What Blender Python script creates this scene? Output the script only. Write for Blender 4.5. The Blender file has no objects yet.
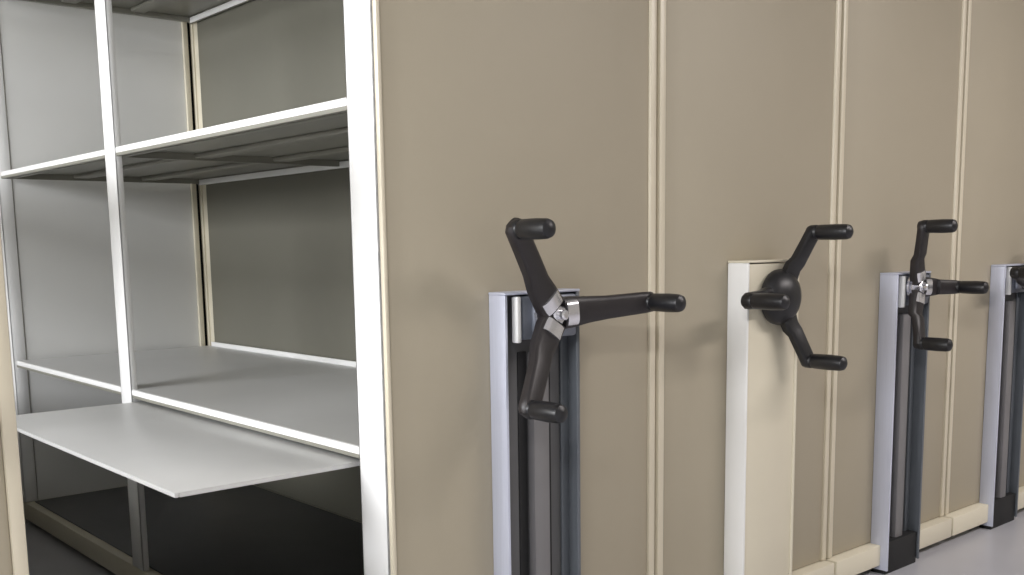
import bpy, bmesh, math
from mathutils import Vector, Matrix
S = bpy.context.scene
C = S.collection
PI = math.pi

# ------------------------------------------------------------------ materials
def mat(name, col, rough=.5, metal=0.0, noise=.04, scale=6.0, bump=0.0, bscale=180.0, spec=.5, stretch=None):
    m = bpy.data.materials.new(name); m.use_nodes = True
    nt = m.node_tree; N = nt.nodes; Lk = nt.links
    b = N['Principled BSDF']
    b.inputs['Roughness'].default_value = rough
    b.inputs['Metallic'].default_value = metal
    b.inputs['Specular IOR Level'].default_value = spec
    tc = N.new('ShaderNodeTexCoord')
    mp = N.new('ShaderNodeMapping')
    if stretch: mp.inputs['Scale'].default_value = stretch
    Lk.new(tc.outputs['Object'], mp.inputs['Vector'])
    n = N.new('ShaderNodeTexNoise'); n.inputs['Scale'].default_value = scale; n.inputs['Detail'].default_value = 4
    Lk.new(mp.outputs['Vector'], n.inputs['Vector'])
    r = N.new('ShaderNodeValToRGB')
    r.color_ramp.elements[0].position = .3; r.color_ramp.elements[1].position = .7
    r.color_ramp.elements[0].color = [max(0, c*(1-noise)) for c in col]+[1]
    r.color_ramp.elements[1].color = [min(1, c*(1+noise)) for c in col]+[1]
    Lk.new(n.outputs['Fac'], r.inputs['Fac']); Lk.new(r.outputs['Color'], b.inputs['Base Color'])
    if bump:
        n2 = N.new('ShaderNodeTexNoise'); n2.inputs['Scale'].default_value = bscale; n2.inputs['Detail'].default_value = 2
        Lk.new(tc.outputs['Object'], n2.inputs['Vector'])
        bp = N.new('ShaderNodeBump'); bp.inputs['Strength'].default_value = bump; bp.inputs['Distance'].default_value = .001
        Lk.new(n2.outputs['Fac'], bp.inputs['Height']); Lk.new(bp.outputs['Normal'], b.inputs['Normal'])
    return m

M = {}
M['tan']    = mat('tan_paint', (.395, .350, .265), .55, bump=.15, noise=.03, scale=2)
M['cream']  = mat('cream_paint', (.70, .65, .52), .4, noise=.02)
M['trim']   = mat('cream_trim', (.66, .60, .47), .35, noise=.02)
M['white']  = mat('white_paint', (.86, .86, .85), .4, noise=.02)
M['shelf']  = mat('pale_grey_shelf_paint', (.60, .60, .59), .38, noise=.03, scale=3)
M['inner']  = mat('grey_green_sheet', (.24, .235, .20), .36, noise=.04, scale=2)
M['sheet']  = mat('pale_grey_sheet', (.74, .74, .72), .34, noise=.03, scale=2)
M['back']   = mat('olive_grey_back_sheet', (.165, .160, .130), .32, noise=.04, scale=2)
M['alu']    = mat('anodised_aluminium', (.60, .63, .75), .38, metal=.25, noise=.03, stretch=(30, 30, 1))
M['alu_shaded']  = mat('shaded_anodised_aluminium', (.14, .155, .175), .4, metal=.25, noise=.04, stretch=(30, 30, 1))  # the aluminium again, darkened for the shaded right rails
M['steel']  = mat('bright_steel', (.80, .80, .84), .22, metal=.9, noise=.03)
M['block']  = mat('blue_grey_cast_metal', (.24, .26, .31), .4, metal=.4, noise=.06, scale=20)
M['dgrey']  = mat('dark_grey_plastic_and_shade', (.115, .115, .118), .5, noise=.06)  # column back plate, and the shade painted into the bottom deck
M['mgrey']  = mat('mid_grey_plastic', (.19, .185, .19), .45, noise=.05)
M['black']  = mat('black_plastic', (.010, .010, .012), .38, noise=.15, scale=40, bump=.2, bscale=300)
M['brown']  = mat('brown_black_plastic', (.017, .014, .015), .42, noise=.15, scale=40, bump=.2, bscale=300)
M['void']   = mat('black_rubber_and_shade', (.012, .012, .013), .7)  # wheels, and the shade painted into slots and column bottoms
M['floor']  = mat('grey_vinyl_floor', (.44, .44, .47), .35, noise=.05, scale=3)
M['wall']   = mat('off_white_wall_paint', (.45, .43, .38), .8, noise=.02)
M['ceil']   = mat('ceiling_paint', (.50, .49, .46), .9, noise=.02)

# ------------------------------------------------------------------ mesh helpers
def box(bm, x0, x1, y0, y1, z0, z1, bev=0.0, seg=2):
    r = bmesh.ops.create_cube(bm, size=1)
    vs = r['verts']
    for v in vs:
        v.co.x = x0+(v.co.x+.5)*(x1-x0); v.co.y = y0+(v.co.y+.5)*(y1-y0); v.co.z = z0+(v.co.z+.5)*(z1-z0)
    if bev:
        es = list({e for v in vs for e in v.link_edges})
        bmesh.ops.bevel(bm, geom=es, offset=bev, segments=seg, affect='EDGES', profile=.5)

def ring_sweep(bm, rings, closed_ends=True):
    prev = None; first = None
    for ring in rings:
        vs = [bm.verts.new(p) for p in ring]
        if prev:
            n = len(vs)
            for i in range(n):
                bm.faces.new((prev[i], prev[(i+1) % n], vs[(i+1) % n], vs[i]))
        else: first = vs
        prev = vs
    if closed_ends:
        bm.faces.new(list(reversed(first))); bm.faces.new(prev)

def lathe(bm, origin, axis, prof, seg=24):
    """prof: (distance along axis, radius)"""
    a = Vector(axis).normalized()
    u = a.orthogonal().normalized(); v = a.cross(u)
    o = Vector(origin)
    rings = [[o+a*d+(u*math.cos(2*PI*i/seg)+v*math.sin(2*PI*i/seg))*max(r, 1e-4) for i in range(seg)] for d, r in prof]
    ring_sweep(bm, rings)

def sweep(bm, pts, widths, thick, side, seg=16, power=3.5):
    """rounded-rectangle bar along pts; 'side' is the direction of the width at every point"""
    rings = []
    P = [Vector(p) for p in pts]
    for i, p in enumerate(P):
        t = (P[min(i+1, len(P)-1)]-P[max(i-1, 0)]).normalized()
        s = Vector(side); s = (s-t*s.dot(t)).normalized()
        n = t.cross(s)
        w = widths[i]/2; h = thick[i]/2
        ring = []
        for k in range(seg):
            a = 2*PI*k/seg; c, sn = math.cos(a), math.sin(a)
            ring.append(p+s*w*math.copysign(abs(c)**(2/power), c)+n*h*math.copysign(abs(sn)**(2/power), sn))
        rings.append(ring)
    ring_sweep(bm, rings)

def obj(name, bm, m, parent=None, smooth=True):
    bmesh.ops.recalc_face_normals(bm, faces=bm.faces)
    me = bpy.data.meshes.new(name); bm.to_mesh(me); bm.free()
    me.materials.append(m if not isinstance(m, str) else M[m])
    o = bpy.data.objects.new(name, me); C.objects.link(o)
    if parent: o.parent = parent
    if smooth:
        for p in me.polygons: p.use_smooth = True
        me.set_sharp_from_angle(angle=math.radians(35))
    return o

def B(name, m, parent, *dims, bev=0.0):
    bm = bmesh.new(); box(bm, *dims, bev=bev); return obj(name, bm, m, parent)

# ------------------------------------------------------------------ the setting
YF = 1.76            # plane of the end panels
YB = 4.40            # far end of the carriages
def struct(name, m, *dims):
    o = B(name, m, None, *dims); o['kind'] = 'structure'; return o
struct('floor', 'floor', -4.2, 7.2, -4.2, 4.54, -.1, 0)
struct('ceiling', 'ceil', -4.2, 7.2, -4.2, 4.54, 2.85, 2.95)
struct('wall_back', 'wall', -4.2, 7.2, 4.44, 4.54, 0, 2.85)
struct('wall_front', 'wall', -4.2, 7.2, -4.2, -4.1, 0, 2.85)
struct('wall_left', 'wall', -4.2, -4.1, -4.1, 4.44, 0, 2.85)
struct('wall_right', 'wall', 7.1, 7.2, -4.1, 4.44, 0, 2.85)

# ------------------------------------------------------------------ parts of a carriage
HT = 2.26
YM = 3.185           # middle upright

def shelf(root, a, b, z, thick=.025, name='shelf'):
    """sheet-metal tray: deck, folded lips all round, a low stop along the back"""
    bm = bmesh.new()
    y0, y1 = YF+.062, YB-.062
    xa, xb = a, b-.018
    box(bm, xa, xb, y0, y1, z-.004, z, bev=.0012)
    box(bm, xa, xa+.012, y0, y1, z-thick, z-.003, bev=.002)        # front lip
    box(bm, xb-.012, xb, y0, y1, z-thick-.006, z-.003, bev=.002)   # rear lip
    for yy in (y0, YM-.008, y1-.016):
        box(bm, xa+.012, xb-.012, yy, yy+.016, z-thick, z-.003)    # end folds
    box(bm, xa+.02, xa+.04, y0+.016, y1-.016, z-thick, z-thick+.003)   # return of the front fold
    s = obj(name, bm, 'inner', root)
    fe = bmesh.new()
    box(fe, xa-.001, xa+.008, y0-.001, y1, z-.0165, z+.001, bev=.003)
    obj('front_edge', fe, 'white', s)
    fe = bmesh.new()
    box(fe, xb-.016, xb-.0125, y0+.02, y1-.02, z-thick-.006, z-thick+.016, bev=.001)
    obj('rear_edge', fe, 'white', s)
    d = bmesh.new()
    for k in (.36, .70):
        xx = xa+(xb-xa)*k
        box(d, xx-.03, xx+.03, y0+.03, y1-.03, z-.018, z-.0045, bev=.004)
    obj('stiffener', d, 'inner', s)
    bk = bmesh.new(); box(bk, xb-.006, xb+.002, y0+.02, y1-.03, z, z+.02, bev=.0015)
    obj('back_stop', bk, 'white', s)
    dk = bmesh.new(); box(dk, xa+.004, xb-.007, y0+.004, y1-.004, z+.0002, z+.0016)
    obj('deck', dk, 'shelf', s)
    return s

def upright(root, x0, x1, y0, y1, name='upright_post'):
    bm = bmesh.new()
    box(bm, x0, x0+.004, y0, y1, .1, HT-.02, bev=.001)             # face to the aisle
    box(bm, x0, x1, y0, y0+.004, .1, HT-.02, bev=.001)
    box(bm, x0, x1, y1-.004, y1, .1, HT-.02, bev=.001)
    return obj(name, bm, 'white', root)

def column_grey(root, x0, x1, depth, top):
    yf = YF-depth
    d = bmesh.new()                                                # back plate of the channel
    box(d, x0+.004, x1-.004, YF-.016, YF-.001, .05, top-.004, bev=.001)
    col = obj('drive_column', d, 'dgrey', root)
    for s in (0, 1):
        r = bmesh.new()
        if s == 0:
            box(r, x0, x0+.006, yf, YF-.001, .014, top, bev=.0015)
            box(r, x0, x0+.008, yf-.003, yf+.002, .014, top, bev=.0015)
            box(r, x0+.006, x0+.022, YF-.028, YF-.016, .05, top-.01, bev=.001)
        else:
            box(r, x1-.006, x1, yf, YF-.001, .014, top, bev=.0015)
            box(r, x1-.010, x1, yf-.003, yf+.002, .014, top, bev=.0015)
            box(r, x1-.03, x1-.006, YF-.022, YF-.016, .05, top-.01, bev=.001)
        obj('side_rail', r, 'alu' if s == 0 else 'alu_shaded', col)  # right rail has its shade in the colour
    cx = (x0+x1)/2
    c = bmesh.new()
    box(c, cx-.020, cx+.030, YF-.042, YF-.016, .05, top-.13, bev=.008)
    obj('chain_cover', c, 'mgrey', col)
    v = bmesh.new()
    box(v, cx-.046, cx-.021, YF-.0185, YF-.016, .05, top-.13)
    box(v, cx+.031, cx+.052, YF-.0185, YF-.016, .05, top-.13)
    obj('slot_shade', v, 'void', col)  # black strips painted in for the dark recesses beside the cover
    g = bmesh.new()                                                # gear block at the head of the column
    box(g, x0+.052, x1-.010, yf-.004, YF-.017, top-.10, top-.004, bev=.006)
    box(g, x0+.075, x1-.03, yf-.016, yf-.002, top-.085, top-.012, bev=.006)
    gb = obj('gear_block', g, 'block', col)
    p = bmesh.new(); box(p, x0+.030, x0+.042, yf-.010, yf+.010, top-.105, top-.004, bev=.003)
    obj('bracket_plate', p, 'white', col)
    t = bmesh.new(); box(t, x0-.001, x1+.001, yf-.004, YF-.001, top, top+.006, bev=.002)
    obj('cap', t, 'alu', col)
    f = bmesh.new(); box(f, x0+.007, x1-.007, yf+.005, YF-.002, .0, .108, bev=.002)
    obj('foot_shade', f, 'void', col)  # black box stands in for the shadow low inside the channel
    return col

def column_cream(root, x0, x1, depth, top):
    yf = YF-depth
    bm = bmesh.new(); box(bm, x0+.008, x1-.002, yf+.002, YF-.001, .05, top-.003, bev=.004)
    col = obj('drive_column', bm, 'cream', root)
    col['label'] = 'cream boxed drive column'
    s = bmesh.new(); box(s, x0, x0+.009, yf, YF-.001, .05, top, bev=.003)
    obj('side_rail', s, 'white', col)
    s = bmesh.new(); box(s, x1-.010, x1, yf-.003, YF-.001, .05, top-.003, bev=.003)
    obj('side_rail', s, 'cream', col)
    t = bmesh.new(); box(t, x0-.001, x1+.001, yf-.002, YF-.001, top, top+.006, bev=.002)
    obj('cap', t, 'cream', col)
    f = bmesh.new(); box(f, x0+.01, x1-.01, yf+.004, YF-.002, .012, .05, bev=.002)
    obj('foot_shade', f, 'void', col)  # black block stands in for the dark gap under the column
    return col

def crank(root, hx, hz, hy, arms, back, style):
    """three-armed hand crank. arms: (angle in the XZ plane, reach); it turns about Y"""
    bm = bmesh.new()
    if style == 'steel':
        d = back-hy
        lathe(bm, (hx, back, hz), (0, -1, 0), [(0, .040), (.010, .040), (.013, .027), (d-.014, .025), (d-.012, .040), (d-.002, .042), (d+.0, .034)])
        hub = obj('hand_crank', bm, 'steel', root); hub['label'] = 'bright steel crank hub'
        bt = bmesh.new()
        lathe(bt, (hx, hy+.004, hz), (0, -1, 0), [(0, .022), (.018, .022), (.021, .018)], 6)
        lathe(bt, (hx, hy-.017, hz), (0, -1, 0), [(0, .011), (.014, .011), (.017, .007)], 12)
        obj('axle_nut', bt, 'steel', hub)
    else:
        d = back-hy
        lathe(bm, (hx, back, hz), (0, -1, 0), [(0, .066), (.008, .075), (.022, .077), (d+.006, .073), (d+.022, .060), (d+.034, .038), (d+.040, .012)], 32)
        hub = obj('hand_crank', bm, 'black', root); hub['label'] = 'round black crank hub'
    am = 'brown' if style == 'steel' else 'black'
    for ang, R, dish in arms:
        a = math.radians(ang)
        u = Vector((math.cos(a), 0, math.sin(a))); side = Vector((-math.sin(a), 0, math.cos(a)))
        o = Vector((hx, hy, hz))
        k = 1.42 if style == 'steel' and hx < 3 else 1.3
        prof = [(.016 if style == 'steel' else .012, 0, .050, .024), (.04, .0, .050, .024), (.09, .12, .043, .022), (R*.55, .42, .038, .021), (R*.8, .74, .036, .021), (R*.95, .93, .035, .022), (R*1.03, 1, .033, .022), (R*1.075, 1.03, .022, .016)]
        am_bm = bmesh.new()
        sweep(am_bm, [o+u*r+Vector((0, -dish*d, 0)) for r, d, w, t in prof], [p[2]*k for p in prof], [p[3]*k for p in prof], side)
        arm = obj('crank_arm', am_bm, am, hub)
        if style == 'steel':
            cl = bmesh.new()
            sweep(cl, [o+u*q+Vector((0, -dish*.12*q/.05-.001, 0)) for q in (.022, .034, .052)], [.053*k/1.3]*3, [.031*k/1.3]*3, side)
            obj('arm_clamp', cl, 'steel', hub)
        e = o+u*R+Vector((0, -dish, 0))
        gl = 1.0 if style == 'steel' else 1.13
        g = bmesh.new()
        lathe(g, e, (0, -1, 0), [(-.017, .010), (-.014, .017), (0, .0205), (.012, .0205), (.016, .0185), (.02, .0205), (.06*gl, .0215), (.09*gl, .0205), (.098*gl, .0180), (.103*gl, .010), (.105*gl, .003)], 20)
        obj('grip', g, 'black', hub)
    return hub

def carriage(a, b, label, col=None, crk=None, pull=False, back_cut_for_light=False, wheels=True):
    root = bpy.data.objects.new('mobile_shelving_unit', None); C.objects.link(root)
    root['label'] = label; root['category'] = 'shelving unit'; root['group'] = 'mobile shelving units standing in one row'
    root.empty_display_size = .2
    g = .006
    a0, b0 = a+g, b-g
    # end panel with rolled edge beads
    bm = bmesh.new(); box(bm, a0+(.012 if pull else .0235), b0-.0235, YF, YF+.022, .10, HT, bev=.002)
    pan = obj('end_panel', bm, 'tan', root)
    for xx, hw in ((a0+.0115, .0115) if not pull else (a0+.007, .005), (b0-.0115, .0115)):
        t = bmesh.new()
        box(t, xx-hw, xx+hw, YF-.007, YF+.030, .10, HT, bev=.004)
        obj('edge_trim', t, 'trim', pan)
    # base of the carriage
    bm = bmesh.new()
    box(bm, a0, b0, YF-.037, YB, .028, .098, bev=.004)
    base = obj('base', bm, 'cream', root)
    k = 0
    for yy in (YF+.10, YM, YB-.2):
        for xx in (a0+.10, b0-.10):
            w = bmesh.new(); lathe(w, (xx-.02, yy, .04), (1, 0, 0), [(0, .036), (.003, .04), (.037, .04), (.04, .036)], 20)
            obj('wheel', w, 'void', base)
    # uprights on both long sides
    upright(root, a0-.002, a0+(.045 if not pull else .0015), YF+.031 if not pull else YF+.004, YF+.104)
    upright(root, a0-.002, a0+.018, YM-.040, YM+.046)
    upright(root, a0-.002, a0+.045, YB-.036, YB-.004)
    # sheet at the far end, and the sheet along the back
    bm = bmesh.new(); box(bm, a0+.05, b0-.040, YB-.032, YB-.024, .10, HT-.03)
    obj('far_end_sheet', bm, 'sheet', root)
    bm = bmesh.new(); box(bm, b0-.008, b0-.003, YF+.04, YB-.094, .10, .71 if back_cut_for_light else HT-.03)  # left unit's unseen back stops low, shaped to steer the aisle light
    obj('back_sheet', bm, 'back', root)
    # slotted corner post: two light strips with a dark gap between
    bm = bmesh.new()
    box(bm, b0-.052, b0-.032, YB-.050, YB-.034, .10, HT-.03, bev=.001)
    box(bm, b0-.016, b0-.008, YB-.060, YB-.036, .10, HT-.03, bev=.001)
    box(bm, b0-.009, b0-.001, YB-.095, YB-.03, .10, HT-.03, bev=.001)
    obj('corner_post', bm, 'cream', root)
    bm = bmesh.new(); box(bm, b0-.05, b0-.002, YB-.0235, YB-.018, .10, HT-.03)
    obj('post_slot_shade', bm, 'void', root)  # black sheet stands in for the darkness inside the slot
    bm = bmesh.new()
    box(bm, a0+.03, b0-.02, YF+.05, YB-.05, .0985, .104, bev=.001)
    obj('shaded_bottom_deck', bm, 'dgrey', root)  # dark colour stands in for the shade of the lower compartment
    for z in (.674, 1.400, 2.07):
        shelf(root, a0+.001, b0, z)
    if pull:
        bm = bmesh.new()
        x0, x1, y0, y1, z = .772, 1.30, 1.885, 3.125, .640
        box(bm, x0, x1, y0, y1, z-.004, z, bev=.0015)
        box(bm, x0, x0+.010, y0, y1, z-.011, z-.003, bev=.003)
        for yy in (y0, y1-.010): box(bm, x0+.01, x1, yy, yy+.010, z-.011, z-.003, bev=.002)
        p = obj('pull_out_shelf', bm, 'shelf', root); p['label'] = 'pale grey shelf pulled out into the aisle'
        for yy in (y0-.012, y1+.002):
            r = bmesh.new(); box(r, 1.19, 1.75, yy, yy+.010, z-.020, z-.002, bev=.001)
            obj('runner', r, 'steel', p)
    if col:
        kind, x0, x1, depth, top = col
        (column_grey if kind == 'grey' else column_cream)(root, x0, x1, depth, top)
        if crk:
            hx, hz, hy, arms, style = crk
            crank(root, hx, hz, hy, arms, YF-depth-(.016 if kind == 'grey' else -.001), style)
    return root

carriage(-.358, .475, 'beige shelving unit at the far left edge, across the open aisle from the pulled-out shelf',
         ('grey', -.075, .151, .052, .996), (.038, .945, 1.66, [(5, .225, .045), (128, .225, .045), (238, .225, .045)], 'steel'), back_cut_for_light=True)
carriage(1.169, 2.002, 'beige mobile shelving unit with open shelves and one grey shelf pulled out',
         ('grey', 1.452, 1.678, .052, .990), (1.565, .945, 1.665, [(4, .247, .05), (130, .240, .05), (236.5, .228, .05)], 'steel'), pull=True)
carriage(2.002, 2.813, 'closed beige shelving unit whose cream column has a black-hubbed three-arm crank',
         ('cream', 2.293, 2.528, .068, 1.040), (2.415, .945, 1.668, [(63, .195, .035), (180, .195, .035), (-66, .195, .035)], 'black'))
carriage(2.813, 3.576, 'closed beige shelving unit with grey column, directly right of the cream-column unit',
         ('grey', 3.078, 3.290, .060, .985), (3.15, .945, 1.665, [(104, .195, .035), (-2, .17, .04), (256, .18, .035)], 'steel'))
carriage(3.576, 4.36, 'closed beige shelving unit with grey column, farthest right, cut off by the picture edge',
         ('grey', 3.854, 4.07, .052, .992), (3.965, .945, 1.665, [(52, .2, .035), (172, .2, .035), (-68, .2, .035)], 'steel'))

# ------------------------------------------------------------------ light: unseen ceiling fills added over the corridor, daylight from the left
def area(name, loc, size, sy, power, rot=(0, 0, 0), col=(1, 1, 1)):
    l = bpy.data.lights.new(name, 'AREA'); l.shape = 'RECTANGLE'; l.size = size; l.size_y = sy
    l.energy = power; l.color = col
    o = bpy.data.objects.new(name, l); C.objects.link(o); o.location = loc; o.rotation_euler = rot
    return o
area('corridor_fill', (-1.9, -.7, 2.80), 1.8, .3, 125, col=(1, .99, .98))  # unseen, added to brighten end panels and column sides
area('corridor_fill', (4.0, -.7, 2.80), 2.6, .3, 98, col=(1, .93, .91))  # unseen, added with a pinkish tint to brighten the right-hand panels
area('window_light', (-4.0, 2.5, 2.15), 3.6, 1.1, 430, rot=(PI/2, 0, -PI/2), col=(.96, .97, 1))
w = bpy.data.worlds.new('World'); S.world = w; w.use_nodes = True
w.node_tree.nodes['Background'].inputs[0].default_value = (1, 1, 1, 1)
w.node_tree.nodes['Background'].inputs[1].default_value = .2

# ------------------------------------------------------------------ camera (fitted to the photograph's perspective)
f, px, py, yaw, pitch, roll = 1038.6, 513.2, 392.6, .7124, .1423, .0149
cy, sy = math.cos(yaw), math.sin(yaw)
F = Vector((sy*math.cos(pitch), cy*math.cos(pitch), -math.sin(pitch)))
r0 = Vector((cy, -sy, 0)); d0 = F.cross(r0)
Rr = r0*math.cos(roll)+d0*math.sin(roll); Dd = d0*math.cos(roll)-r0*math.sin(roll)
cam = bpy.data.cameras.new('camera'); co = bpy.data.objects.new('camera', cam); C.objects.link(co)
m = Matrix((Rr, -Dd, -F)).transposed().to_4x4(); m.translation = Vector((0, 0, 1.1))
co.matrix_world = m
cam.sensor_width = 36; cam.lens = f*36/1024
cam.shift_x = -(px-512)/1024; cam.shift_y = (py-287.5)/1024
cam.clip_start = .05
S.camera = co
S.view_settings.view_transform = 'Standard'; S.view_settings.look = 'None'
S.view_settings.gamma = 1; S.view_settings.exposure = 0; S.view_settings.use_curve_mapping = False
